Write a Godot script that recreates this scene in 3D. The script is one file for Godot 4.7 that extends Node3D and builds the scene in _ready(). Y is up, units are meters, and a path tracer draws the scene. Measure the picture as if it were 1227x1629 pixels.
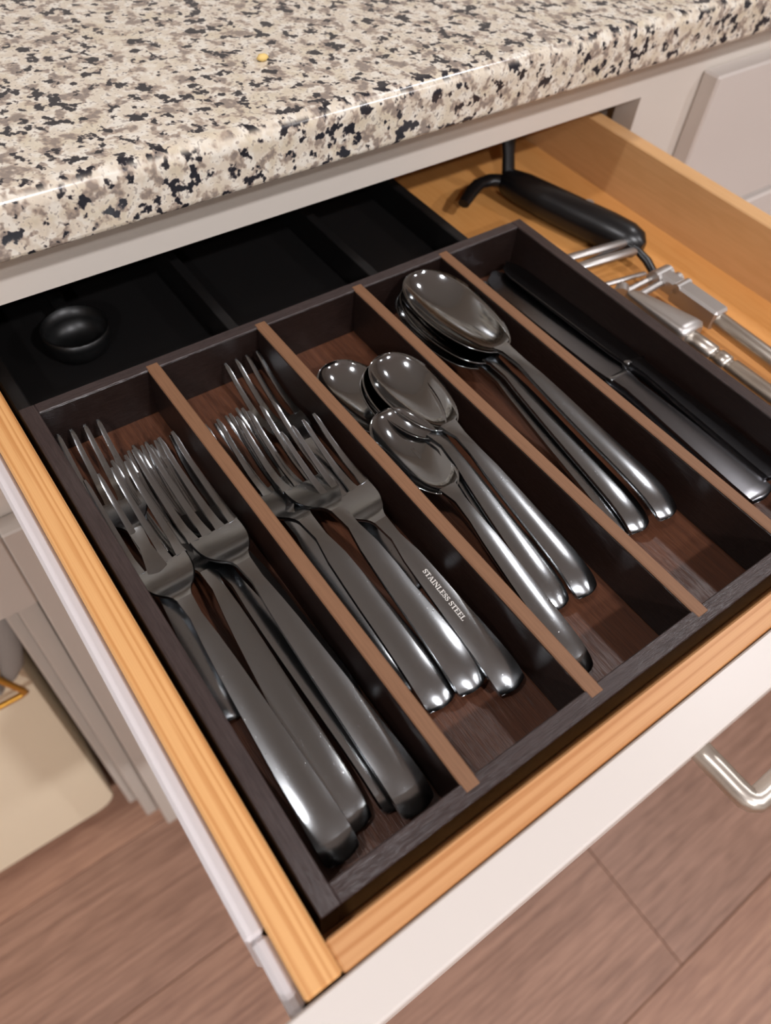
extends Node3D

const H := 0.8246              # height of the cutlery tray's rim above the floor

var M := {}                    # materials by name

# ---------------------------------------------------------------- mesh helpers
class Shape:
	var v := PackedVector3Array()
	var uv := PackedVector2Array()
	var sg := PackedInt32Array()

	func tri(a: Vector3, b: Vector3, c: Vector3, ua := Vector2.ZERO, ub := Vector2.ZERO, uc := Vector2.ZERO, s := -1) -> void:
		v.append(a); v.append(b); v.append(c)
		uv.append(ua); uv.append(ub); uv.append(uc)
		sg.append(s)

	func quad(a: Vector3, b: Vector3, c: Vector3, d: Vector3, s := -1, ua := Vector2.ZERO, ub := Vector2.ZERO, uc := Vector2.ZERO, ud := Vector2.ZERO) -> void:
		tri(a, b, c, ua, ub, uc, s)
		tri(a, c, d, ua, uc, ud, s)

	# rings of equal size, joined into a closed skin
	func loft(rings: Array, capped := true, s := 0, groups: Array[int] = []) -> void:
		var first := v.size()
		var n: int = rings[0].size()
		var along := 0.0
		for i in rings.size() - 1:
			var a: PackedVector3Array = rings[i]
			var b: PackedVector3Array = rings[i + 1]
			var step: float = a[0].distance_to(b[0])
			for j in n:
				var k := (j + 1) % n
				var u0 := float(j) / n * 0.03
				var u1 := float(j + 1) / n * 0.03
				quad(a[j], a[k], b[k], b[j], groups[j] if groups else s, Vector2(along, u0), Vector2(along, u1), Vector2(along + step, u1), Vector2(along + step, u0))
			along += step
		if capped:
			cap(rings[0], true, s + 1)
			cap(rings[rings.size() - 1], false, s + 2)
		turn(first)

	func cap(r: PackedVector3Array, back: bool, s: int) -> void:
		var c := Vector3.ZERO
		for p in r:
			c += p
		c /= r.size()
		for j in r.size():
			var k := (j + 1) % r.size()
			if back:
				tri(c, r[k], r[j], Vector2(c.x, c.z), Vector2(r[k].x, r[k].z), Vector2(r[j].x, r[j].z), s)
			else:
				tri(c, r[j], r[k], Vector2(c.x, c.z), Vector2(r[j].x, r[j].z), Vector2(r[k].x, r[k].z), s)

	# make a closed piece's faces clockwise seen from outside
	func turn(first: int) -> void:
		var vol := 0.0
		var o := v[first]
		for i in range(first, v.size(), 3):
			vol += (v[i] - o).dot((v[i + 1] - o).cross(v[i + 2] - o))
		if vol > 0.0:
			for i in range(first, v.size(), 3):
				var t := v[i + 1]
				v[i + 1] = v[i + 2]
				v[i + 2] = t
				var w := uv[i + 1]
				uv[i + 1] = uv[i + 2]
				uv[i + 2] = w

	# a chamfered box; texture u runs along the grain axis, in metres
	func box(c: Vector3, size: Vector3, bev := 0.0006, grain := -1, shift := Vector2.ZERO) -> void:
		var first := v.size()
		var h := size / 2.0
		if grain < 0:
			grain = 0 if size.x >= size.y and size.x >= size.z else (2 if size.z >= size.y else 1)
		bev = minf(bev, minf(h.x, minf(h.y, h.z)) * 0.9)
		var corner := {}
		for ax in 3:
			for sx in [-1, 1]:
				for sy in [-1, 1]:
					for sz in [-1, 1]:
						var p := Vector3(h.x * sx, h.y * sy, h.z * sz)
						for other in 3:
							if other != ax:
								p[other] -= bev * [sx, sy, sz][other]
						corner[[ax, sx, sy, sz]] = p
		var put := func(keys: Array, ax: int) -> void:
			var ps := []
			var us := []
			for k in keys:
				var p: Vector3 = corner[k]
				ps.append(p + c)
				var g := grain if grain != ax else (ax + 1) % 3
				var o := 3 - ax - g
				us.append(Vector2(p[g], p[o]) + shift + Vector2(0.0, 0.037 * ax))
			if keys.size() == 4:
				quad(ps[0], ps[1], ps[2], ps[3], -1, us[0], us[1], us[2], us[3])
			else:
				tri(ps[0], ps[1], ps[2], us[0], us[1], us[2])
		for s in [-1, 1]:
			put.call([[0, s, -1, -s], [0, s, 1, -s], [0, s, 1, s], [0, s, -1, s]], 0)
			put.call([[1, -s, s, -1], [1, -s, s, 1], [1, s, s, 1], [1, s, s, -1]], 1)
			put.call([[2, -1, s, s], [2, 1, s, s], [2, 1, -s, s], [2, -1, -s, s]], 2)
		for i in range(first, v.size(), 3):
			if (v[i + 1] - v[i]).cross(v[i + 2] - v[i]).dot((v[i] + v[i + 1] + v[i + 2]) / 3.0 - c) > 0.0:
				swap(i)
		first = v.size()
		if bev > 0.0:
			for s in [-1, 1]:
				for t in [-1, 1]:
					put.call([[0, s, t, -1], [0, s, t, 1], [1, s, t, 1], [1, s, t, -1]], 1)
					put.call([[1, -1, s, t], [1, 1, s, t], [2, 1, s, t], [2, -1, s, t]], 1)
					put.call([[0, s, -1, t], [0, s, 1, t], [2, s, 1, t], [2, s, -1, t]], 0)
					for r in [-1, 1]:
						put.call([[0, s, t, r], [1, s, t, r], [2, s, t, r]], 1)
			for i in range(first, v.size(), 3):
				if (v[i + 1] - v[i]).cross(v[i + 2] - v[i]).dot((v[i] + v[i + 1] + v[i + 2]) / 3.0 - c) > 0.0:
					swap(i)

	func swap(i: int) -> void:
		var t := v[i + 1]
		v[i + 1] = v[i + 2]
		v[i + 2] = t
		var w := uv[i + 1]
		uv[i + 1] = uv[i + 2]
		uv[i + 2] = w

	# a round bar along points; radii may vary, flat squashes it across
	func tube(points: Array, radii: Array, sides := 14, flat := 1.0, up := Vector3.UP) -> void:
		var rings := []
		for i in points.size():
			var a: Vector3 = points[maxi(i - 1, 0)]
			var b: Vector3 = points[mini(i + 1, points.size() - 1)]
			var d := (b - a).normalized()
			var side := d.cross(up)
			side = d.cross(Vector3.RIGHT).normalized() if side.length() < 0.05 else side.normalized()
			var top := side.cross(d).normalized()
			var r: float = radii[mini(i, radii.size() - 1)]
			var ring := PackedVector3Array()
			for k in sides:
				var w := TAU * k / sides
				ring.append(points[i] + side * cos(w) * r + top * sin(w) * r * flat)
			rings.append(ring)
		loft(rings)

	# an outline (x, y) pushed along z from z0 to z1
	func prism(outline: PackedVector2Array, z0: float, z1: float, s := 4, soft := 0.0) -> void:
		var rings := []
		var c := Vector2.ZERO
		for p in outline:
			c += p
		c /= outline.size()
		for step in ([[z0, soft], [z0 + soft, 0.0], [z1 - soft, 0.0], [z1, soft]] if soft > 0.0 else [[z0, 0.0], [z1, 0.0]]):
			var ring := PackedVector3Array()
			for p in outline:
				var q: Vector2 = p + (c - p).normalized() * step[1]
				ring.append(Vector3(q.x, q.y, step[0]))
			rings.append(ring)
		loft(rings, true, s)

	func mesh() -> ArrayMesh:
		var st := SurfaceTool.new()
		st.begin(Mesh.PRIMITIVE_TRIANGLES)
		for i in v.size():
			st.set_smooth_group(sg[i / 3])
			st.set_uv(uv[i])
			st.add_vertex(v[i])
		st.generate_normals()
		return st.commit()


func mm(x: float, y: float, z: float) -> Vector3:      # millimetres from the tray's rear left rim corner
	return Vector3(x / 1000.0, H + y / 1000.0, z / 1000.0)


func part(called: String, sh: Shape, m: Material, parent: Node3D) -> MeshInstance3D:
	var o := MeshInstance3D.new()
	o.name = called
	o.mesh = sh.mesh()
	o.material_override = m
	parent.add_child(o, true)
	return o


var taken := {}
func numbered(called: String) -> String:
	taken[called] = int(taken.get(called, -1)) + 1
	return called if taken[called] == 0 else "%s_%03d" % [called, taken[called]]


func thing(called: String, label: String, category: String, at: Vector3, group := "") -> Node3D:
	var o := Node3D.new()
	o.name = numbered(called)
	o.position = at
	o.set_meta("label", label)
	o.set_meta("category", category)
	if group:
		o.set_meta("group", group)
	add_child(o)
	return o


func structure(called: String, label: String, sh: Shape, m: Material) -> MeshInstance3D:
	var o := part(called, sh, m, self)
	o.set_meta("kind", "structure")
	o.set_meta("label", label)
	return o


# box between two corners given in millimetres, relative to base (metres)
func slab(sh: Shape, a: Vector3, b: Vector3, base := Vector3.ZERO, bev := 0.0006, grain := -1, shift := Vector2.ZERO) -> void:
	var p := mm(a.x, a.y, a.z) - base
	var q := mm(b.x, b.y, b.z) - base
	sh.box((p + q) / 2.0, (q - p).abs(), bev, grain, shift)


func piece(called: String, a: Vector3, b: Vector3, m: Material, parent: Node3D, bev := 0.0006, grain := -1, shift := Vector2.ZERO) -> MeshInstance3D:
	var sh := Shape.new()
	slab(sh, a, b, parent.position, bev, grain, shift)
	return part(called, sh, m, parent)


# ---------------------------------------------------------------- materials
func noise(seed_: int, freq: float, w: int, h: int, octaves := 3, kind := FastNoiseLite.TYPE_SIMPLEX_SMOOTH, to_w := 0, to_h := 0) -> PackedByteArray:
	var n := FastNoiseLite.new()
	n.seed = seed_
	n.noise_type = kind
	n.frequency = freq
	n.fractal_octaves = octaves
	var im := n.get_seamless_image(w, h)
	if to_w:
		im.resize(to_w, to_h, Image.INTERPOLATE_CUBIC)
	im.convert(Image.FORMAT_L8)
	return im.get_data()


func std(albedo: Color, rough: float, metal := 0.0, tex: Texture2D = null) -> StandardMaterial3D:
	var m := StandardMaterial3D.new()
	m.albedo_color = albedo
	m.roughness = rough
	m.metallic = metal
	if tex:
		m.albedo_texture = tex
	return m


func rgb8(r: float, g: float, b: float) -> Color:
	return Color(r / 255.0, g / 255.0, b / 255.0)


func granite_texture() -> Array:
	var n := 1024
	var big := noise(11, 0.010, n, n, 3)
	var grey := noise(23, 0.022, n, n, 4)
	var dark := noise(37, 0.030, n, n, 4)
	var cluster := noise(41, 0.011, n, n, 2)
	var fine := noise(59, 0.09, n, n, 2)
	var quartz := noise(71, 0.035, n, n, 3)
	var px := PackedByteArray()
	px.resize(n * n * 3)
	var cream := Vector3(222, 211, 193)
	var pale := Vector3(236, 230, 217)
	var taupe := Vector3(172, 154, 138)
	var smoke := Vector3(122, 112, 106)
	var black := Vector3(34, 35, 42)
	for i in n * n:
		var g := grey[i] / 255.0
		var d := dark[i] / 255.0
		var f := fine[i] / 255.0
		var q := quartz[i] / 255.0
		var c := cream.lerp(pale, smoothstep(0.4, 0.7, q))
		c = c.lerp(Vector3(210, 196, 168), 0.5 * smoothstep(0.55, 0.8, big[i] / 255.0))
		c = c.lerp(taupe, 0.8 * smoothstep(0.53, 0.66, g + (f - 0.5) * 0.22))
		c = c.lerp(smoke, 0.55 * smoothstep(0.64, 0.76, g + (f - 0.5) * 0.30))
		c = c.lerp(smoke, 0.45 * smoothstep(0.66, 0.74, f + (q - 0.5) * 0.2))
		var k := d + (cluster[i] / 255.0 - 0.5) * 0.42 + (f - 0.5) * 0.26
		c = c.lerp(smoke, 0.75 * smoothstep(0.62, 0.68, k))
		c = c.lerp(black, 0.95 * smoothstep(0.68, 0.725, k))
		c *= 0.96 + 0.08 * f
		px[i * 3] = int(clampf(c.x, 0, 255))
		px[i * 3 + 1] = int(clampf(c.y, 0, 255))
		px[i * 3 + 2] = int(clampf(c.z, 0, 255))
	return [ImageTexture.create_from_image(Image.create_from_data(n, n, false, Image.FORMAT_RGB8, px))]


# wood: u along the grain; streaks plus growth rings across v
func wood_texture(seed_: int, low: Color, high: Color, rings: float, ring_share: float, streak: float, pores := 0.0, sway := 1.1) -> Texture2D:
	var n := 512
	var warp := noise(seed_, 0.012, n, n, 2)
	var lines := noise(seed_ + 1, 0.05, 40, n, 3, FastNoiseLite.TYPE_SIMPLEX_SMOOTH, n, n)
	var hair := noise(seed_ + 2, 0.30, 64, n, 2, FastNoiseLite.TYPE_SIMPLEX_SMOOTH, n, n)
	var px := PackedByteArray()
	px.resize(n * n * 3)
	for y in n:
		for x in n:
			var i := y * n + x
			var r := sin(TAU * (rings * y / n + 0.22 * sin(TAU * y / n) + 0.13 * sin(TAU * 2.0 * y / n + 1.0) + (warp[i] / 255.0 - 0.5) * sway))
			r = 1.0 - pow(0.5 - 0.5 * r, 2.2)
			var t := ring_share * r + streak * lines[i] / 255.0 + (1.0 - ring_share - streak) * hair[i] / 255.0
			if pores > 0.0 and hair[i] < 84:
				t -= pores
			var c := low.lerp(high, clampf(t, 0.0, 1.0))
			px[i * 3] = int(c.r * 255)
			px[i * 3 + 1] = int(c.g * 255)
			px[i * 3 + 2] = int(c.b * 255)
	return ImageTexture.create_from_image(Image.create_from_data(n, n, false, Image.FORMAT_RGB8, px))


func grey_texture(bytes: PackedByteArray, w: int, h: int) -> Texture2D:
	return ImageTexture.create_from_image(Image.create_from_data(w, h, false, Image.FORMAT_L8, bytes))


func wooden(tex: Texture2D, rough: float, along: float, across: float, bump: Texture2D = null, depth := 0.02) -> StandardMaterial3D:
	var m := std(Color.WHITE, rough, 0.0, tex)
	m.uv1_scale = Vector3(1.0 / along, 1.0 / across, 1.0)
	if bump:
		m.heightmap_enabled = true
		m.heightmap_texture = bump
		m.heightmap_scale = depth
	return m


func make_materials() -> void:
	var g := granite_texture()
	var gm := std(Color.WHITE, 0.2, 0.0, g[0])
	gm.uv1_triplanar = true
	gm.uv1_world_triplanar = true
	gm.uv1_triplanar_sharpness = 6.0
	gm.uv1_scale = Vector3.ONE * (1.0 / 0.30)
	gm.uv1_offset = Vector3(0.13, 0.41, 0.27)
	M.granite = gm
	var streaks := grey_texture(noise(301, 0.25, 48, 512, 3, FastNoiseLite.TYPE_SIMPLEX_SMOOTH, 512, 512), 512, 512)
	M.pine = wooden(wood_texture(101, rgb8(196, 134, 76), rgb8(232, 180, 120), 4.0, 0.62, 0.26, 0.0, 0.3), 0.42, 0.60, 0.0135)
	M.pine_front = M.pine.duplicate()
	M.pine_front.albedo_color = Color(0.92, 0.90, 0.93)
	M.maple = wooden(wood_texture(131, rgb8(208, 160, 108), rgb8(224, 178, 126), 3.0, 0.25, 0.5), 0.38, 0.35, 0.09)
	M.drawer_floor = wooden(wood_texture(141, rgb8(206, 142, 76), rgb8(220, 160, 96), 3.0, 0.25, 0.5), 0.32, 0.35, 0.12)
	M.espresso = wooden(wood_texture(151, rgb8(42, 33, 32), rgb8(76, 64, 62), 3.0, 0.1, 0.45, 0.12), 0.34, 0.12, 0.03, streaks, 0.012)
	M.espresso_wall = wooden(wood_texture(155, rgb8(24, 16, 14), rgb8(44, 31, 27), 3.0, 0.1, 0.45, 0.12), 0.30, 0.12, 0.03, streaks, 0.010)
	M.walnut = wooden(wood_texture(161, rgb8(66, 39, 28), rgb8(112, 70, 48), 3.0, 0.12, 0.4, 0.10), 0.36, 0.20, 0.04, streaks, 0.010)
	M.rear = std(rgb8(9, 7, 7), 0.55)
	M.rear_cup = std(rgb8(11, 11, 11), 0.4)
	M.raw_edge = wooden(wood_texture(171, rgb8(112, 78, 54), rgb8(140, 102, 74), 3.0, 0.1, 0.4), 0.55, 0.2, 0.02)
	var planks := []
	for k in 4:
		planks.append(wooden(wood_texture(201 + 10 * k, rgb8(112 + 4 * k, 82 + 2 * k, 66 + 2 * k), rgb8(176 + 3 * k, 138 + 2 * k, 118), 5.0, 0.18, 0.45, 0.06), 0.42, 0.80, 0.19, streaks, 0.012))
	M.planks = planks
	M.paint = std(rgb8(222, 214, 204), 0.38)
	M.paint_dark = std(rgb8(196, 188, 178), 0.45)
	M.front_paint = std(rgb8(216, 208, 201), 0.35)
	M.white_metal = std(rgb8(214, 209, 210), 0.30)
	M.wall = std(rgb8(222, 217, 210), 0.8)
	M.ceiling = std(rgb8(222, 224, 226), 0.9)
	M.black = std(rgb8(14, 14, 16), 0.33)
	M.toe = std(rgb8(60, 48, 40), 0.6)
	var scratch := grey_texture(noise(401, 0.06, 256, 256, 3), 256, 256)
	var steel := std(rgb8(147, 150, 152), 0.20, 1.0)
	var dots := Image.create(512, 512, false, Image.FORMAT_L8)
	var rng := RandomNumberGenerator.new()
	rng.seed = 9
	for k in 900:
		var dx := rng.randi() % 510
		var dy := rng.randi() % 510
		var b := rng.randf_range(0.3, 1.0)
		dots.set_pixel(dx, dy, Color(b, b, b))
		if k % 4 == 0:
			dots.set_pixel(dx + 1, dy, Color(b, b, b))
			dots.set_pixel(dx, dy + 1, Color(b, b, b))
	steel.heightmap_enabled = true
	steel.heightmap_texture = ImageTexture.create_from_image(dots)
	steel.heightmap_scale = 0.006
	steel.uv1_triplanar = true
	steel.uv1_scale = Vector3.ONE * 12.0
	M.steel = steel
	var bowl := std(rgb8(147, 150, 152), 0.09, 1.0)
	M.bowl_steel = bowl
	var dim := std(rgb8(120, 120, 123), 0.24, 1.0)
	M.dark_steel = dim
	M.brushed = std(rgb8(205, 198, 188), 0.34, 1.0)
	M.cast = std(rgb8(200, 197, 194), 0.42, 1.0)
	M.stamp = std(rgb8(225, 222, 216), 0.5, 0.4)
	M.cream = std(rgb8(240, 226, 198), 0.45)
	M.bag = std(rgb8(150, 144, 138), 0.8)
	M.gold = std(rgb8(214, 160, 70), 0.35, 0.8)
	M.crumb = std(rgb8(238, 206, 130), 0.7)
	var lens := std(rgb8(255, 244, 228), 0.6)
	lens.emission_enabled = true
	lens.emission = Color(1.0, 0.90, 0.76)
	lens.emission_energy_multiplier = 9.0
	M.lens = lens
	M.scratch = scratch


# ---------------------------------------------------------------- cutlery
func curve(points: Array, x: float) -> float:
	if x <= points[0][0]:
		return points[0][1]
	for i in points.size() - 1:
		var a: Array = points[i]
		var b: Array = points[i + 1]
		if x <= b[0]:
			var pre: Array = points[maxi(i - 1, 0)]
			var post: Array = points[mini(i + 2, points.size() - 1)]
			var t := float(x - a[0]) / float(b[0] - a[0])
			var ma := 0.0 if pre == a else float(b[1] - pre[1]) / float(b[0] - pre[0]) * float(b[0] - a[0])
			var mb := 0.0 if post == b else float(post[1] - a[1]) / float(post[0] - a[0]) * float(b[0] - a[0])
			var t2 := t * t
			var t3 := t2 * t
			return a[1] * (2 * t3 - 3 * t2 + 1) + ma * (t3 - 2 * t2 + t) + b[1] * (3 * t2 - 2 * t3) + mb * (t3 - t2)
	return points[points.size() - 1][1]


const ACROSS: Array[float] = [-0.95, -0.6, -0.2, 0.2, 0.6, 0.95]
const STRIP: Array[int] = [8, 4, 4, 4, 4, 4, 9, 9, 5, 5, 5, 5, 5, 8]     # top, bottom and the two edges shade apart

# one cross-section of a strip of steel, in millimetres: x along, y up, z across
func section(x: float, y: float, half: float, z: float, crown: float, thick: float, bulge := 0.0) -> PackedVector3Array:
	var r := PackedVector3Array()
	r.append(Vector3(x + bulge, y, z - half))
	for a in ACROSS:
		r.append(Vector3(x + bulge * a * a, y + thick / 2.0 + crown * (1.0 - a * a), z + half * a))
	r.append(Vector3(x + bulge, y, z + half))
	for i in ACROSS.size():
		var a: float = ACROSS[ACROSS.size() - 1 - i]
		r.append(Vector3(x + bulge * a * a, y - thick / 2.0 + crown * (1.0 - a * a), z + half * a))
	for i in r.size():
		r[i] /= 1000.0
	return r


func handle_shape(to: float, height: Array, width: Array, crown: float, thick: float) -> Shape:
	var rings := []
	for x in [0.0, 0.5, 1.4, 3.0, 5.5, 9.0, 14.0, 20.0, 28.0, 38.0, 50.0, 62.0, 74.0, 86.0, 98.0, 110.0, 122.0, 134.0, 146.0, 158.0]:
		if x >= to - 3.0:
			break
		var end := clampf(x / 3.5, 0.0, 1.0)
		var round_ := sqrt(1.0 - pow(1.0 - end, 2.0))
		rings.append(section(x, curve(height, x), curve(width, x) * (0.86 + 0.14 * round_), 0.0, 1.5 * crown * clampf(1.0 - x / to, 0.2, 1.0), thick * (0.35 + 0.65 * round_), 1.6 * (1.0 - clampf(x / 12.0, 0.0, 1.0))))
	rings.append(section(to, curve(height, to), curve(width, to), 0.0, crown * 0.2, thick))
	var sh := Shape.new()
	sh.loft(rings, true, 0, STRIP)
	return sh


func make_fork(length: float, slot: float) -> Node3D:
	var root := Node3D.new()
	var k := length / 200.0
	var s := slot               # where the tines leave the head
	var base := s - 26.0
	var height := [[0, 0.5], [5, 2.4], [12, 4.4], [24, 6.2], [60 * k, 8.2], [base - 26, 10.5], [base - 8, 11.5], [base + 3, 9.6], [base + 12, 5.4], [s, 2.2], [s + 14, 1.6], [length - 14, 5.8], [length, 11.0]]
	var width := [[0, 7.6], [10, 7.7], [40 * k, 6.6], [95 * k, 4.2], [base - 16, 2.9], [base - 4, 2.9], [base + 3, 4.4], [base + 8, 7.8], [base + 14, 10.8], [base + 20, 12.0], [s, 12.2], [length, 11.6]]
	part("handle", handle_shape(base, height, width, 0.9, 2.6), M.steel, root)
	var rings := []
	for i in 12:
		var x: float = base + (s - base) * i / 11.0
		rings.append(section(x, curve(height, x), curve(width, x), 0.0, -1.1 * smoothstep(base, s, x) + 0.18 * (1.0 - smoothstep(base, base + 8, x)), 2.3))
	var sh := Shape.new()
	sh.loft(rings, true, 0, STRIP)
	part("head", sh, M.steel, root)
	for t in 4:
		var off := (t - 1.5) / 1.5
		var tine := []
		for i in 13:
			var x: float = s - 0.6 + (length - s + 0.6) * i / 12.0
			var f := float(i) / 12.0
			var outer: float = curve(width, x) - 0.5 * f
			var half := lerpf(2.55, 2.0, smoothstep(0.0, 0.10, f)) if i < 2 else lerpf(2.0, 1.05, f)
			if i == 12:
				half = 0.7
			var z := off * (outer - (2.3 if f < 0.1 else lerpf(2.05, 1.2, f)))
			tine.append(section(x, curve(height, x) - 1.1 * (1.0 - pow(z / 12.2, 2.0)) * (1.0 - f) , half, z, 0.15, lerpf(2.2, 1.3, f)))
		var ts := Shape.new()
		ts.loft(tine, true, 0, STRIP)
		part("tine", ts, M.steel, root)
	return root


func make_spoon(length: float, bowl: float, half: float, depth: float) -> Node3D:
	var root := Node3D.new()
	var k := length / 200.0
	var b := length - bowl
	var height := [[0, 0.5], [5, 2.4], [12, 4.4], [24, 6.2], [60 * k, 8.4], [b - 26, 11.0], [b - 6, 11.8], [b + 2, 10.6], [b + 12, 9.6], [length, 9.0]]
	var width := [[0, 7.0], [10, 7.1], [40 * k, 6.2], [95 * k, 4.2], [b - 16, 3.0], [b - 4, 3.2], [b + 2, 4.6], [b + 6, 6.5]]
	part("handle", handle_shape(b + 3.0, height, width, 0.9, 2.5), M.steel, root)
	var rings := []
	for i in 27:
		var a := PI * (0.045 + 0.955 * i / 26.0)
		var x := b + bowl * (1.0 - cos(a)) / 2.0
		var w := half * pow(sin(a), 0.86) * (1.0 - 0.13 * cos(a))
		if i == 26:
			w = 0.25
		w = maxf(w, curve(width, x) if x < b + 6.0 else 0.0)
		var d := depth * pow(maxf(sin(a), 0.0), 1.25) * (1.0 - 0.1 * cos(a))
		var y := curve(height, x)
		var r := PackedVector3Array()
		for j in 17:
			var v := -1.0 + 2.0 * j / 16.0
			r.append(Vector3(x, y - d * (1.0 - pow(absf(v), 2.1)), w * v) / 1000.0)
		for j in 17:
			var v := 1.0 - 2.0 * j / 16.0
			r.append(Vector3(x, y - 0.75 - (d + 0.7) * (1.0 - pow(absf(v), 2.1)), (w + 0.15) * v) / 1000.0)
		rings.append(r)
	var sh := Shape.new()
	sh.loft(rings)
	# the rim's two edges stay crisp: inner face and outer face in groups of their own
	part("bowl", sh, M.bowl_steel, root)
	return root


func make_knife(length: float) -> Node3D:
	var root := Node3D.new()
	var b := 100.0
	var height := [[0, 2.4], [40, 3.0], [b, 3.2], [length, 1.6]]
	var rings := []
	for x in [0.0, 0.6, 1.8, 4.0, 8.0, 16.0, 30.0, 46.0, 62.0, 78.0, 90.0, 97.0, 100.0]:
		var end := clampf(x / 4.0, 0.0, 1.0)
		var round_ := sqrt(1.0 - pow(1.0 - end, 2.0))
		rings.append(section(x, curve(height, x), curve([[0, 8.6], [20, 8.4], [60, 7.0], [92, 5.6], [97, 6.6], [100, 7.4]], x) * (0.8 + 0.2 * round_), 0.0, 0.5, 4.4 * (0.4 + 0.6 * round_), 1.2 * (1.0 - end)))
	var sh := Shape.new()
	sh.loft(rings, true, 0, STRIP)
	part("handle", sh, M.dark_steel, root)
	var blade := []
	for i in 21:
		var f := float(i) / 20.0
		var x := b - 1.0 + (length - b + 1.0) * f
		var tip := sqrt(maxf(0.0, 1.0 - pow(maxf(0.0, (f - 0.84) / 0.16), 2.0)))
		var half := maxf(curve([[0, 7.4], [0.1, 8.8], [0.5, 9.6], [1.0, 10.0]], f) * tip, 0.4)
		blade.append(section(x, curve(height, x), half, 0.6 + 2.6 * (1.0 - tip), 0.0, lerpf(2.4, 0.9, f)))
	var bs := Shape.new()
	bs.loft(blade, true, 0, STRIP)
	part("blade", bs, M.dark_steel, root)
	var ridge := Shape.new()
	ridge.loft([section(98.5, 3.2, 7.4, 0.2, 0.3, 4.9), section(100.0, 3.2, 8.0, 0.3, 0.3, 5.2), section(101.5, 3.2, 8.4, 0.4, 0.0, 3.6)])
	part("bolster", ridge, M.steel, root)
	return root


# lay a piece of cutlery: handle end at e, tip at t (millimetres from the tray's rear left rim corner)
func lay(proto: Node3D, called: String, label: String, category: String, group: String, e: Vector3, t: Vector3, roll: float, size: float, tip: Vector2) -> Node3D:
	var o: Node3D = proto.duplicate()
	o.name = numbered(called)
	add_child(o)
	o.set_meta("label", label)
	o.set_meta("category", category)
	o.set_meta("group", group)
	var fwd := (t - e).normalized()
	var side := fwd.cross(Vector3.UP).normalized()
	var basis_ := Basis(fwd, side.cross(fwd), side)
	basis_ = basis_ * Basis(Vector3.RIGHT, deg_to_rad(roll)) * Basis(Vector3.BACK, -atan2(tip.y, tip.x))
	o.transform = Transform3D(basis_.scaled_local(Vector3.ONE * size), mm(e.x, e.y, e.z))
	return o


# ---------------------------------------------------------------- the place
func downlight(x: float, z: float, energy: float, label: String) -> void:
	var at := Vector3(x, 2.45, z)
	var o := thing("ceiling_downlight", label, "ceiling light", at, "recessed ceiling downlights")
	var ring := Shape.new()
	var rr := []
	for q in [[0.062, -0.001], [0.064, -0.006], [0.082, -0.006], [0.086, -0.001]]:
		var r := PackedVector3Array()
		for k in 28:
			r.append(Vector3(cos(TAU * k / 28) * q[0], q[1], sin(TAU * k / 28) * q[0]))
		rr.append(r)
	rr.append(rr[0])
	ring.loft(rr, false)
	part("trim_ring", ring, M.ceiling, o)
	var d := Shape.new()
	var top := PackedVector3Array()
	var low := PackedVector3Array()
	for k in 28:
		top.append(Vector3(cos(TAU * k / 28) * 0.062, 0.0, sin(TAU * k / 28) * 0.062))
		low.append(Vector3(cos(TAU * k / 28) * 0.060, -0.004, sin(TAU * k / 28) * 0.060))
	d.loft([top, low])
	part("lamp_lens", d, M.lens, o)
	var l := SpotLight3D.new()
	l.name = "lamp_light"
	l.position = Vector3(0, -0.05, 0)
	l.rotation_degrees.x = -90.0
	l.spot_angle = 72.0
	l.spot_angle_attenuation = 0.6
	l.light_color = Color(0.99, 0.985, 1.0)
	l.light_energy = energy
	l.light_size = 0.045
	l.spot_range = 9.0
	l.spot_attenuation = 2.0
	l.shadow_enabled = true
	o.add_child(l)


func _ready() -> void:
	# camera
	var cam := Camera3D.new()
	cam.name = "camera"
	cam.transform = Transform3D(Basis(Vector3(0.80918262, 0.06592779, 0.58384674), Vector3(0.43479791, 0.60115932, -0.67049106), Vector3(-0.3951889, 0.79640505, 0.45778241)).orthonormalized(), mm(-21.98, 260.65, 288.71))
	cam.near = 0.01
	cam.far = 30.0
	var eye := CameraAttributesPhysical.new()
	eye.frustum_focal_length = 17.882956
	eye.frustum_focus_distance = 0.335
	eye.exposure_aperture = 5.6
	eye.frustum_near = 0.01
	eye.frustum_far = 30.0
	cam.attributes = eye
	cam.fov = 67.7226
	add_child(cam)
	cam.current = true
	# sky and exposure
	var env := Environment.new()
	env.background_mode = Environment.BG_COLOR
	env.background_color = Color(0.02, 0.02, 0.02)
	env.tonemap_mode = Environment.TONE_MAPPER_LINEAR
	env.tonemap_exposure = 1.06
	env.sdfgi_enabled = true
	env.ssao_enabled = true
	env.ssil_enabled = true
	var we := WorldEnvironment.new()
	we.name = "environment"
	we.environment = env
	add_child(we)
	make_materials()
	# lamps
	downlight(-0.60, 0.20, 0.60, "recessed round ceiling downlight above the counter's left end")
	downlight(1.42, 0.10, 0.60, "recessed round ceiling downlight above the right end of the counter")
	downlight(0.30, 1.60, 2.1, "recessed round ceiling downlight over the middle of the kitchen floor")
	downlight(1.60, 1.60, 1.2, "recessed round ceiling downlight over the right end of the kitchen floor")
	downlight(-1.20, 2.00, 3.0, "recessed round ceiling downlight over the left end of the kitchen floor")
	# room
	make_room()
	make_cabinet()
	make_counter()
	make_drawer()
	make_tray()
	make_rear_tray()
	make_bin()
	make_cutlery()
	make_tools()
	make_crumbs()


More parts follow.
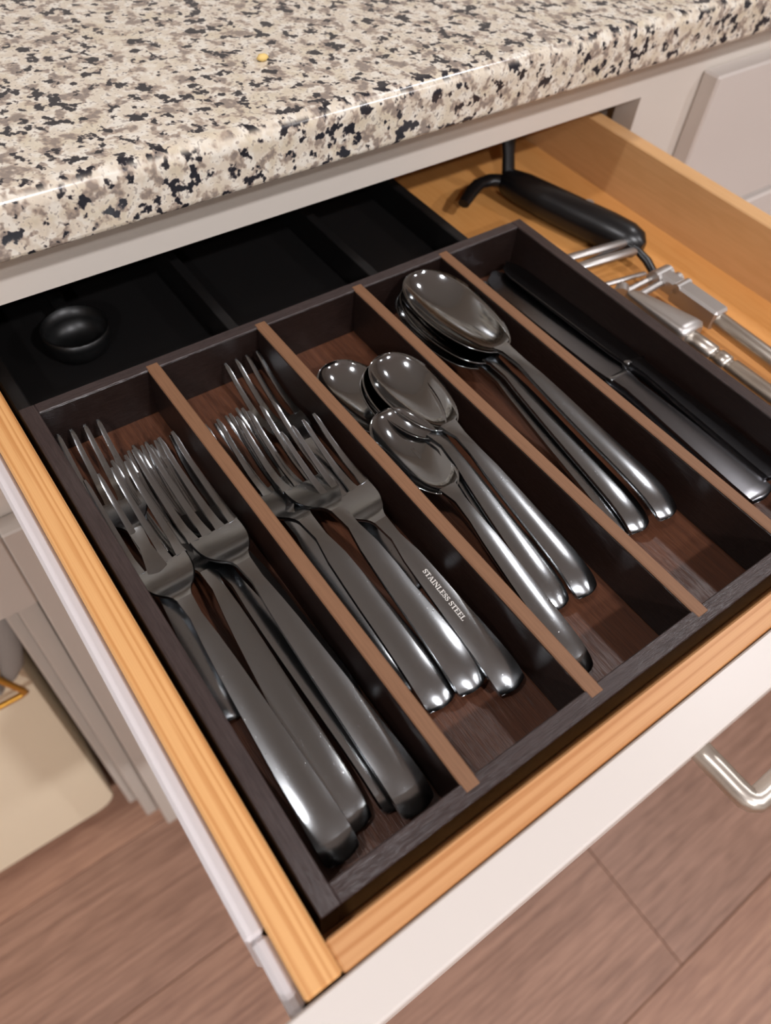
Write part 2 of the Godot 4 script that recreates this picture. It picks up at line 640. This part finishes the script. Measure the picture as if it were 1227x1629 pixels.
func make_room() -> void:
	var f := Shape.new()
	f.box(Vector3(0.5, -0.06, 1.25), Vector3(5.6, 0.1, 4.1), 0.0)
	var floor_ := structure("floor", "brown wood plank floor of the kitchen", f, M.planks[0])
	var rng := RandomNumberGenerator.new()
	rng.seed = 5
	var joints := [0.10, 0.70, -0.35, 0.413, 0.95, 0.25, -0.15, 0.55, 0.05, 0.8]
	for r in 10:
		var z0 := 0.274 + 0.176 * (r - 3)
		for c in 4:
			var x0: float = joints[r] + 1.22 * (c - 2)
			var sh := Shape.new()
			sh.box(Vector3(x0 + 0.61, -0.005, z0 + 0.088), Vector3(1.2192, 0.010, 0.1752), 0.0009, 0, Vector2(rng.randf() * 3.0, rng.randf()))
			var p := part("plank", sh, M.planks[(r * 2 + c * 3) % 4], floor_)
			p.name = "plank" if r + c == 0 else "plank_%03d" % (r * 4 + c)
	var s := Shape.new()
	s.box(Vector3(0.5, 2.51, 1.25), Vector3(5.8, 0.12, 4.2), 0.0)
	structure("ceiling", "plain white ceiling", s, M.ceiling)
	for w in [["wall_back", "plain painted wall behind the counter", Vector3(0.5, 1.2, -0.74), Vector3(5.8, 2.6, 0.12)], ["wall_front", "plain painted wall opposite the counter", Vector3(0.5, 1.2, 3.3), Vector3(5.8, 2.6, 0.12)], ["wall_left", "plain painted wall at the left end of the kitchen", Vector3(-2.3, 1.2, 1.25), Vector3(0.12, 2.6, 4.1)], ["wall_right", "plain painted wall at the right end of the kitchen", Vector3(3.3, 1.2, 1.25), Vector3(0.12, 2.6, 4.1)]]:
		var sh := Shape.new()
		sh.box(w[2], w[3], 0.0)
		structure(w[0], w[1], sh, M.wall)


func make_cabinet() -> void:
	var o := thing("base_cabinet", "off-white painted base cabinet that the open drawer slides out of", "cabinet", mm(200, -824.6, -300))
	# face frame round the drawer opening
	piece("top_rail", Vector3(-700, 18, -70), Vector3(1300, 58, -51), M.paint, o, 0.0)
	piece("stile", Vector3(467.5, -725, -70), Vector3(600, 18, -51), M.paint, o, 0.0)
	piece("stile", Vector3(-700, -116, -70), Vector3(-34, 17.8, -51), M.paint, o, 0.0008)
	piece("middle_rail", Vector3(-33.8, -135, -70), Vector3(467.3, -88, -51), M.paint, o, 0.0008)
	# carcass
	piece("side_panel", Vector3(480, -725, -650), Vector3(498, 57, -71), M.paint_dark, o)
	piece("side_panel", Vector3(-50, -725, -650), Vector3(-42, 57, -88), M.paint_dark, o)
	piece("back_panel", Vector3(-900, -725, -668), Vector3(1300, 57, -652), M.paint_dark, o)
	piece("bottom_panel", Vector3(-42, -725, -650), Vector3(480, -707, -71), M.paint_dark, o)
	piece("toe_kick", Vector3(-58, -824, -140), Vector3(1300, -727, -124), M.toe, o)
	# lower fronts
	piece("lower_rail_front", Vector3(-600, -192, -50.8), Vector3(-34.3, -117, -35.6), M.paint_dark, o, 0.0012)
	piece("lower_door", Vector3(-34, -724, -50.8), Vector3(466, -117, -35.6), M.paint_dark, o, 0.0012)
	piece("filler_strip", Vector3(-50, -722, -74), Vector3(-35, -194, -58), M.paint_dark, o, 0.0012)
	piece("filler_strip", Vector3(-61, -718, -100), Vector3(-51, -194, -82), M.paint_dark, o, 0.0012)
	piece("bay_back", Vector3(-900, -824, -420), Vector3(-62, -194, -404), M.paint_dark, o)
	# the next unit to the right: a shut drawer above a door
	var df := piece("drawer_front", Vector3(532.6, -104, -50.8), Vector3(1000, 24.4, -35.4), M.front_paint, o, 0.0016)
	df.set_meta("label", "shut drawer front to the right")
	piece("door", Vector3(532.6, -724, -50.8), Vector3(1000, -111, -35.4), M.front_paint, o, 0.0016)
	piece("frame_rail", Vector3(600.2, -140, -70), Vector3(1300, -60, -51), M.paint, o)


func make_counter() -> void:
	var o := thing("granite_countertop", "speckled white, grey and black granite countertop with eased front edge", "countertop", mm(300, 58.3, -300))
	var out := PackedVector2Array()        # (z, y) in metres
	var zf := -0.019
	var top := 0.0862
	var low := 0.0584
	var r := 0.007
	for k in 9:
		var a := PI / 2 * k / 8.0
		out.append(Vector2(zf - r + r * sin(a), top - r + r * cos(a)))
	for k in 5:
		var a := PI / 2 * k / 4.0
		out.append(Vector2(zf - 0.003 + 0.003 * cos(a), low + 0.003 - 0.003 * sin(a)))
	out.append(Vector2(-0.665, low))
	out.append(Vector2(-0.665, top))
	var sh := Shape.new()
	var rings := []
	for x in [-1.2, 1.6]:
		var ring := PackedVector3Array()
		for p in out:
			ring.append(Vector3(x, p.y + H, p.x) - o.position)
		rings.append(ring)
	sh.loft(rings, true, 3)
	# flat faces flat, curves smooth
	for i in sh.sg.size():
		var n := (sh.v[i * 3 + 1] - sh.v[i * 3]).cross(sh.v[i * 3 + 2] - sh.v[i * 3]).normalized()
		if absf(n.y) > 0.999 or absf(n.z) > 0.999 or absf(n.x) > 0.999:
			sh.sg[i] = -1
	part("slab", sh, M.granite, o)


func make_drawer() -> void:
	var o := thing("open_drawer", "pulled-out kitchen drawer with pine sides, off-white front and metal pull", "drawer", mm(200, -113, 40))
	piece("drawer_side", Vector3(-15.3, -62, -240), Vector3(-2.8, 6.2, 270), M.pine, o, 0.0008, 2)
	piece("drawer_side", Vector3(433.7, -62, -240), Vector3(446, 6.2, 270), M.maple, o, 0.0008, 2)
	piece("box_front", Vector3(-2.6, -62, 260), Vector3(433.5, 6.0, 270.6), M.pine_front, o, 0.0008, 0, Vector2(0.1, 0.4))
	piece("box_back", Vector3(-2.6, -62, -240), Vector3(433.5, 4, -228), M.maple, o, 0.0008, 0)
	piece("drawer_bottom", Vector3(-2.6, -42, -227.8), Vector3(433.5, -34.6, 259.8), M.drawer_floor, o, 0.0, 2)
	var fp := piece("front_panel", Vector3(-30, -113, 271), Vector3(476, 7.0, 286.2), M.front_paint, o, 0.0007)
	fp.set_meta("label", "off-white painted front panel")
	# white outer facing of the left side, shorter at the front
	var sl := Shape.new()
	slab(sl, Vector3(-21.9, -60, -240), Vector3(-15.4, 1.5, 247), o.position, 0.0012)
	slab(sl, Vector3(-20.6, -56, 247), Vector3(-15.4, 0.6, 270.8), o.position, 0.0016)
	part("side_facing", sl, M.white_metal, o)
	# bar pull
	var sh := Shape.new()
	var pts := []
	var yb := -49.0
	for q in [[170, 286.2], [170, 296], [170, 306], [170.3, 310], [171.2, 312], [172.8, 313.3], [176, 313.8], [210, 313.8], [242, 313.8], [245.2, 313.3], [246.8, 312], [247.7, 310], [248, 306], [248, 296], [248, 286.2]]:
		pts.append(mm(q[0], yb, q[1]) - o.position)
	sh.tube(pts, [0.0052], 16)
	part("pull_handle", sh, M.brushed, o)


func make_tray() -> void:
	var o := thing("cutlery_tray", "dark stained wooden cutlery tray with five long compartments", "cutlery tray", mm(155, -34, 127))
	var d := 254.0
	for b in [["tray_side", 0.0, 7.3, 0.0, d, 2], ["tray_side", 302.8, 310.0, 0.0, d, 2], ["tray_end", 7.3, 302.8, 0.0, 6.4, 0], ["tray_end", 7.3, 302.8, d - 7.2, d, 0]]:
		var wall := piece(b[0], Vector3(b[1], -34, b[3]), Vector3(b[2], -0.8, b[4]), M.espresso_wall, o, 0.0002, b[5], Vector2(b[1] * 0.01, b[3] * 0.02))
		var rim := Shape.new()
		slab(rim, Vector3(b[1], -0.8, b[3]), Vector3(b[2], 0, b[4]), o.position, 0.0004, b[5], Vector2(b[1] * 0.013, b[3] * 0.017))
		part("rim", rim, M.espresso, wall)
	piece("tray_base", Vector3(7.4, -34, 6.5), Vector3(302.7, -28.4, d - 7.3), M.walnut, o, 0.0, 2)
	var k := 0
	for x in [60.7, 121.0, 181.9, 242.8]:
		k += 1
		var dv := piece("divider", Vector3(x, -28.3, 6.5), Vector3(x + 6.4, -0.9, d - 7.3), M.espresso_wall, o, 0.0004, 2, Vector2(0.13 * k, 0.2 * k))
		var e := Shape.new()
		slab(e, Vector3(x, -0.9, 3.2), Vector3(x + 6.4, 0.25, d - 3.4), o.position, 0.0005, 2, Vector2(0.17 * k, 0.3 * k))
		part("top_edge", e, M.raw_edge, dv)


func make_rear_tray() -> void:
	var o := thing("rear_tray", "dark wooden divided tray in shadow at the back of the drawer", "tray", mm(140, -34, -110))
	piece("tray_side", Vector3(0, -34, -215), Vector3(7, -9, -1.5), M.rear, o, 0.0007, 2)
	piece("tray_side", Vector3(272, -34, -215), Vector3(279, -9, -1.5), M.rear, o, 0.0007, 2)
	piece("tray_end", Vector3(7.1, -34, -215), Vector3(271.9, -9, -208), M.rear, o, 0.0007, 0)
	piece("tray_end", Vector3(7.1, -34, -8.5), Vector3(271.9, -9, -1.5), M.rear, o, 0.0007, 0)
	piece("tray_base", Vector3(7.1, -34, -207.9), Vector3(271.9, -28.4, -8.6), M.rear, o, 0.0, 2)
	for x in [113.0, 205.0]:
		piece("divider", Vector3(x, -28.3, -207.9), Vector3(x + 6, -9.6, -8.6), M.rear, o, 0.0004, 2)
	# a round measuring cup lies in its left compartment
	var c := thing("measuring_cup", "small dark round cup lying in the shadowed rear tray", "cup", mm(47, -28.3, -58))
	var rings := []
	for q in [[0.001, 0.001], [0.010, 0.001], [0.0150, 0.004], [0.0172, 0.010], [0.0178, 0.017], [0.0166, 0.0172], [0.0160, 0.010], [0.0138, 0.005], [0.009, 0.0022], [0.001, 0.0022]]:
		var r := PackedVector3Array()
		for j in 28:
			r.append(Vector3(cos(TAU * j / 28) * q[0], q[1] - 0.001, sin(TAU * j / 28) * q[0]))
		rings.append(r)
	var sh := Shape.new()
	sh.loft(rings)
	part("bowl", sh, M.rear_cup, c)
	var hs := Shape.new()
	hs.tube([Vector3(0.0, 0.0155, -0.017), Vector3(0.0, 0.016, -0.04), Vector3(0.0, 0.014, -0.075)], [0.004, 0.003, 0.0045], 12, 0.4)
	part("handle", hs, M.rear_cup, c)


func make_bin() -> void:
	var o := thing("waste_bin", "cream plastic bin with rounded bottom corners beside the cabinet", "bin", mm(-240, -824.6, -250))
	var out := PackedVector2Array()
	var x1 := 0.165
	var x0 := -0.22
	var top := 0.53
	var low := 0.030
	var r := 0.028
	for c in [[x1 - r, low + r, -PI / 2], [x1 - r, top - r, 0.0], [x0 + r, top - r, PI / 2], [x0 + r, low + r, PI]]:
		for k in 7:
			var a: float = c[2] + PI / 2 * k / 6.0
			out.append(Vector2(c[0] + r * cos(a), c[1] + r * sin(a)))
	var sh := Shape.new()
	sh.prism(out, -0.14, 0.126, 4, 0.003)
	part("body", sh, M.cream, o)
	var b := Shape.new()
	b.box(Vector3(-0.03, 0.016, -0.01), Vector3(0.33, 0.032, 0.22), 0.004)
	part("base", b, M.toe, o)
	# grey bag with a gold buckle hangs over the bin's front
	var g := thing("hanging_bag", "grey bag with a gold rimmed flap hanging in front of the cream bin", "bag", mm(-150, -410, -118))
	var p := func(x: float, y: float, z: float) -> Vector3: return mm(x, y, z) - g.position
	var st := Shape.new()
	st.tube([p.call(-58, -250, -111), p.call(-66, -300, -111), p.call(-73, -336, -111), p.call(-80, -362, -111), p.call(-88, -380, -111)], [0.007, 0.009, 0.0105, 0.010, 0.006], 14, 0.6, Vector3.BACK)
	part("strap", st, M.bag, g)
	var bd := Shape.new()
	slab(bd, Vector3(-220, -402, -123.8), Vector3(-96, -250, -111), g.position, 0.004)
	part("body", bd, M.bag, g)
	var bk := Shape.new()
	bk.tube([p.call(-220, -406, -106), p.call(-150, -406, -106), p.call(-88, -406, -106), p.call(-83, -404, -106), p.call(-84.5, -398, -106), p.call(-94, -366, -106), p.call(-104, -330, -106), p.call(-220, -330, -106)], [0.0030], 12, 1.0, Vector3.BACK)
	part("flap_rim", bk, M.gold, g)


func make_cutlery() -> void:
	var df := make_fork(200.0, 147.0)
	var sf := make_fork(168.0, 124.0)
	var ts := make_spoon(165.0, 60.0, 17.0, 8.0)
	var ds := make_spoon(202.0, 78.0, 20.3, 9.5)
	var kn := make_knife(212.0)
	var tip := {"df": Vector2(200, 11), "sf": Vector2(168, 10), "ts": Vector2(165, 9), "ds": Vector2(202, 9), "kn": Vector2(212, 1)}
	var proto := {"df": df, "sf": sf, "ts": ts, "ds": ds, "kn": kn}
	var names := {"df": ["dinner_fork", "fork", "dinner forks in the leftmost tray compartment"], "sf": ["salad_fork", "fork", "small forks in the tray"], "ts": ["teaspoon", "spoon", "teaspoons in the middle tray compartment"], "ds": ["dinner_spoon", "spoon", "large spoons in the fourth tray compartment"], "kn": ["table_knife", "knife", "knives in the rightmost tray compartment"]}
	var rows := [
		["sf", Vector3(13.9, -27.4, 173.5), Vector3(20.5, -15.4, 9.9), 0, 0.976, "fork deepest at the left wall, four tips standing nearest the tray's rear left corner"],
		["df", Vector3(27.9, -25.4, 235.2), Vector3(37.7, -16.4, 34.5), 0, 1.004, "steel dinner fork whose broad shiny handle end lies second from the left"],
		["df", Vector3(46.4, -26.4, 236.8), Vector3(34.9, -15.4, 35.0), 6, 1.0, "steel dinner fork mostly hidden beneath the rightmost big fork, handle showing as a thin edge"],
		["df", Vector3(18.6, -21.4, 241.3), Vector3(18.8, -5.4, 49.8), -3, 0.959, "steel dinner fork on top at left, its scratched handle reaching the tray's front left corner"],
		["df", Vector3(49.6, -19.4, 243.6), Vector3(43.2, -2.4, 47.3), 0, 0.984, "topmost steel dinner fork with its head overlapping the fork on its left"],
		["sf", Vector3(51.5, -25.6, 197.3), Vector3(46.0, -17.0, 32.4), 14, 0.97, "dark fork tilted against the first divider, deep beside the topmost big fork"],
		["sf", Vector3(77.9, -25.6, 203.8), Vector3(80.4, -16.6, 40.1), -22, 0.974, "dark steel small fork lowest along the left of the second compartment"],
		["sf", Vector3(82.9, -25.4, 216.0), Vector3(80.2, -11.4, 43.7), 0, 1.027, "steel small fork nested under the top one, its bright handle end leftmost of the three"],
		["sf", Vector3(96.3, -22.4, 218.4), Vector3(93.3, -6.4, 51.2), 0, 0.998, "steel small fork on top of its nested stack in the second compartment"],
		["sf", Vector3(107.4, -27.4, 165.8), Vector3(109.0, -13.4, 8.5), 0, 0.935, "steel small fork farthest back in the second compartment, tips against the rear wall"],
		["sf", Vector3(110.0, -22.7, 226.8), Vector3(103.8, -2.2, 72.8), -6, 0.92, "steel small fork with STAINLESS STEEL stamped along its handle"],
		["ts", Vector3(150.7, -27.4, 199.6), Vector3(147.3, -14.4, 34.4), 0, 1.003, "teaspoon lying farthest left and back, its bowl beside the second divider"],
		["ts", Vector3(149.3, -27.0, 209.1), Vector3(161.6, -8.9, 54.2), 0, 0.946, "teaspoon at the bottom of the nested stack, only its rim showing"],
		["ts", Vector3(151.5, -23.0, 210.1), Vector3(162.0, -4.9, 55.6), 0, 0.945, "teaspoon second in the nested stack, handle end left of the top spoon's"],
		["ts", Vector3(166.0, -21.0, 212.6), Vector3(164.3, -0.9, 55.7), 0, 0.957, "topmost teaspoon of the nested stack with a wide open bowl"],
		["ts", Vector3(138.6, -23.7, 238.4), Vector3(144.2, -3.2, 84.0), 0, 0.93, "front teaspoon whose bowl is partly hidden behind the second divider"],
		["ds", Vector3(209.0, -27.2, 198.4), Vector3(219.6, -12.4, 7.5), 0, 0.948, "large spoon lowest of three, only the edge of its handle showing"],
		["ds", Vector3(214.0, -23.4, 201.0), Vector3(220.0, -7.2, 9.3), 0, 0.95, "large spoon in the middle of three, its rim peeking out left"],
		["ds", Vector3(227.6, -18.6, 204.5), Vector3(221.0, -0.9, 8.6), 0, 0.972, "topmost large spoon with a bright round-edged handle"],
		["kn", Vector3(272.0, -27.0, 218.4), Vector3(270.9, -27.0, 9.2), 0, 0.985, "table knife lowest beside the fourth divider, mostly covered by another knife"],
		["kn", Vector3(276.4, -21.4, 222.1), Vector3(281.5, -23.4, 9.5), 0, 1.0, "table knife with a pale grey reflecting handle, on top in the rightmost compartment"],
		["kn", Vector3(292.0, -20.4, 217.3), Vector3(292.8, -20.4, 10.1), 12, 0.979, "black-looking table knife nearest the tray's right wall"],
	]
	for r in rows:
		var n: Array = names[r[0]]
		var o := lay(proto[r[0]], n[0], r[5], n[1], n[2], r[1], r[2], r[3], r[4], tip[r[0]])
		if "STAINLESS" in r[5]:
			var t := TextMesh.new()
			t.text = "STAINLESS STEEL"
			var font := SystemFont.new()
			font.font_names = PackedStringArray(["Droid Serif"])
			font.font_weight = 700
			t.font = font
			t.font_size = 32
			t.pixel_size = 0.0023 / 32.0
			t.depth = 0.00012
			var tm := MeshInstance3D.new()
			tm.name = "stamped_lettering"
			tm.mesh = t
			tm.material_override = M.stamp
			tm.set_meta("label", "small stamped words STAINLESS STEEL")
			o.add_child(tm)
			tm.transform = Transform3D(Basis(Vector3(-1, -0.085, 0).normalized(), Vector3(0, 0, 1), Vector3(-0.085, 1, 0).normalized()), Vector3(0.0505, 0.01075, 0.0))
	for p in proto.values():
		p.free()


func make_tools() -> void:
	# black-handled tool behind the tray's right rear corner
	var y0 := -34.6
	var o := thing("can_opener", "black plastic handled kitchen tool with a curved arm and upright prong", "kitchen tool", mm(372, y0, -10))
	var p := func(x: float, y: float, z: float) -> Vector3: return mm(x, y0 + y, z) - o.position
	var sh := Shape.new()
	sh.tube([p.call(360, 13, -66), p.call(361, 13, -62), p.call(364, 13, -50), p.call(369, 12.5, -30), p.call(375, 12, -8), p.call(381, 12, 14), p.call(385, 12, 30), p.call(387, 12, 38), p.call(388, 12, 42)], [0.007, 0.0100, 0.0118, 0.0125, 0.0128, 0.0130, 0.0122, 0.0095, 0.004], 20, 0.9)
	part("handle", sh, M.black, o)
	var arm := Shape.new()
	arm.tube([p.call(360, 13, -64), p.call(350, 14, -69), p.call(338, 15, -68), p.call(326, 15, -62), p.call(314, 14, -55)], [0.006, 0.0055, 0.0048, 0.0048, 0.004], 12, 0.7)
	part("arm", arm, M.black, o)
	var prong := Shape.new()
	prong.tube([p.call(364, 14, -66), p.call(366, 28, -72), p.call(368, 42, -78)], [0.005, 0.0045, 0.006], 12, 0.7)
	part("prong", prong, M.black, o)
	var pin := Shape.new()
	pin.tube([p.call(380, 21.5, -4), p.call(380, 23, -4)], [0.0035, 0.003], 14, 1.0)
	part("rivet", pin, M.cast, o)
	# steel peeler frame
	var e := thing("metal_peeler", "silver metal slicer of parallel bars beside the black handle", "peeler", mm(355, y0, 45))
	var q := func(x: float, y: float, z: float) -> Vector3: return mm(x, y0 + y, z) - e.position
	for b in [[322, 377, 29, 36, 16, 5.0], [326, 377, 39, 45, 15, 5.4], [326, 374, 53, 60, 8, 3.2], [328, 375, 62, 67, 6, 3.6]]:
		var bs := Shape.new()
		var a0: Vector3 = q.call(b[0], b[4], b[2] - 2)
		var a1: Vector3 = q.call(b[1], b[4], b[3] - 1)
		bs.tube([a0, a0.lerp(a1, 0.02), a0.lerp(a1, 0.98), a1], [b[5] * 0.0004, b[5] * 0.0006, b[5] * 0.0006, b[5] * 0.0004], 12, 0.55)
		part("bar", bs, M.cast, e)
	var blade := Shape.new()
	slab(blade, Vector3(324, y0 + 14.5, 35), Vector3(374, y0 + 15.5, 37.5), e.position, 0.0002)
	part("blade", blade, M.dark_steel, e)
	var yoke := Shape.new()
	yoke.tube([q.call(378, 15, 36), q.call(381, 13, 43), q.call(382, 10, 52), q.call(380, 7, 61), q.call(376, 5, 68)], [0.002, 0.0032, 0.0034, 0.003, 0.002], 12, 0.7)
	part("yoke", yoke, M.black, e)
	# garlic press
	var g := thing("garlic_press", "satin steel garlic press with two round handles between tray and drawer side", "garlic press", mm(355, y0, 130))
	var s := func(x: float, y: float, z: float) -> Vector3: return mm(x, y0 + y, z) - g.position
	var ha := Shape.new()
	ha.tube([s.call(366, 16, 118), s.call(366, 16, 121), s.call(366, 15, 160), s.call(364, 13, 205), s.call(361, 11, 235), s.call(360, 11, 238)], [0.0046, 0.0054, 0.0056, 0.0058, 0.0056, 0.003], 18)
	part("handle", ha, M.brushed, g)
	var hb := Shape.new()
	for seg in [[118.0, 138.6, 340.3, 341.0, 14.0, 14.0], [140.4, 148.6, 341.0, 341.0, 14.0, 14.0], [150.4, 229.0, 341.0, 344.0, 14.0, 12.0]]:
		var a0: Vector3 = s.call(seg[2], seg[4], seg[0])
		var a1: Vector3 = s.call(seg[3], seg[5], seg[1])
		var cut := 0.0008 / a0.distance_to(a1)
		hb.tube([a0, a0.lerp(a1, cut), a0.lerp(a1, 1.0 - cut), a1], [0.0049, 0.0057, 0.0057, 0.0049], 18)
	hb.tube([s.call(341, 14, 130), s.call(341, 14, 160)], [0.0046, 0.0046], 14)
	part("handle", hb, M.brushed, g)
	var head := Shape.new()
	head.box(s.call(366, 17, 104), Vector3(0.012, 0.013, 0.034), 0.0015)
	head.box(s.call(366, 18, 82), Vector3(0.010, 0.010, 0.014), 0.0015)
	head.tube([s.call(359, 18, 74), s.call(373, 18, 74)], [0.0052, 0.0052], 16)
	head.tube([s.call(360, 21, 90), s.call(372, 21, 90)], [0.003, 0.003], 12)
	part("head", head, M.cast, g)
	var lug := Shape.new()
	lug.box(s.call(378, 12, 96), Vector3(0.006, 0.009, 0.036), 0.0015)
	lug.tube([s.call(376, 13, 78), s.call(381, 13, 78)], [0.0045, 0.0045], 14)
	part("lug", lug, M.cast, g)
	var hop := Shape.new()
	var rings := []
	for k in [[76.0, 3.0, 4.0, 336.0], [79.0, 4.5, 5.0, 336.5], [100.0, 7.6, 6.5, 338.5], [116.0, 9.8, 7.5, 340.0], [120.0, 9.8, 7.5, 340.3], [122.0, 8.0, 5.0, 340.5]]:
		var ring := PackedVector3Array()
		for j in 20:
			var a := TAU * j / 20
			var cx := signf(cos(a)) * pow(absf(cos(a)), 0.5)
			var cy := signf(sin(a)) * pow(absf(sin(a)), 0.5)
			ring.append(s.call(k[3] + cx * k[1], 16 + cy * k[2], k[0]))
		rings.append(ring)
	hop.loft(rings)
	part("hopper", hop, M.cast, g)
	var link := Shape.new()
	link.tube([s.call(334, 17, 80), s.call(362, 18, 79)], [0.0022, 0.0022], 10)
	link.tube([s.call(336, 15, 71), s.call(362, 17, 72)], [0.0020, 0.0020], 10)
	link.tube([s.call(332, 17, 73), s.call(337, 18, 69)], [0.0048, 0.004], 12)
	part("link_pin", link, M.cast, g)


func crumb(at: Vector3, r: float, label: String) -> void:
	var o := thing("crumb", label, "crumb", at)
	var sh := Shape.new()
	var rings := []
	for i in 7:
		var a := PI * i / 6.0
		var ring := PackedVector3Array()
		for k in 10:
			var w := TAU * k / 10
			var rr := r * (1.0 + 0.18 * sin(3.0 * w + i * 1.7))
			ring.append(Vector3(sin(a) * cos(w) * rr * 1.3, r * 0.7 - cos(a) * r * 0.7, sin(a) * sin(w) * rr))
		rings.append(ring)
	sh.loft(rings, false)
	part("grain", sh, M.crumb, o)


func make_crumbs() -> void:
	crumb(mm(179.6, 86.2, -77.5), 0.0024, "pale yellow crumb lying on the granite counter")
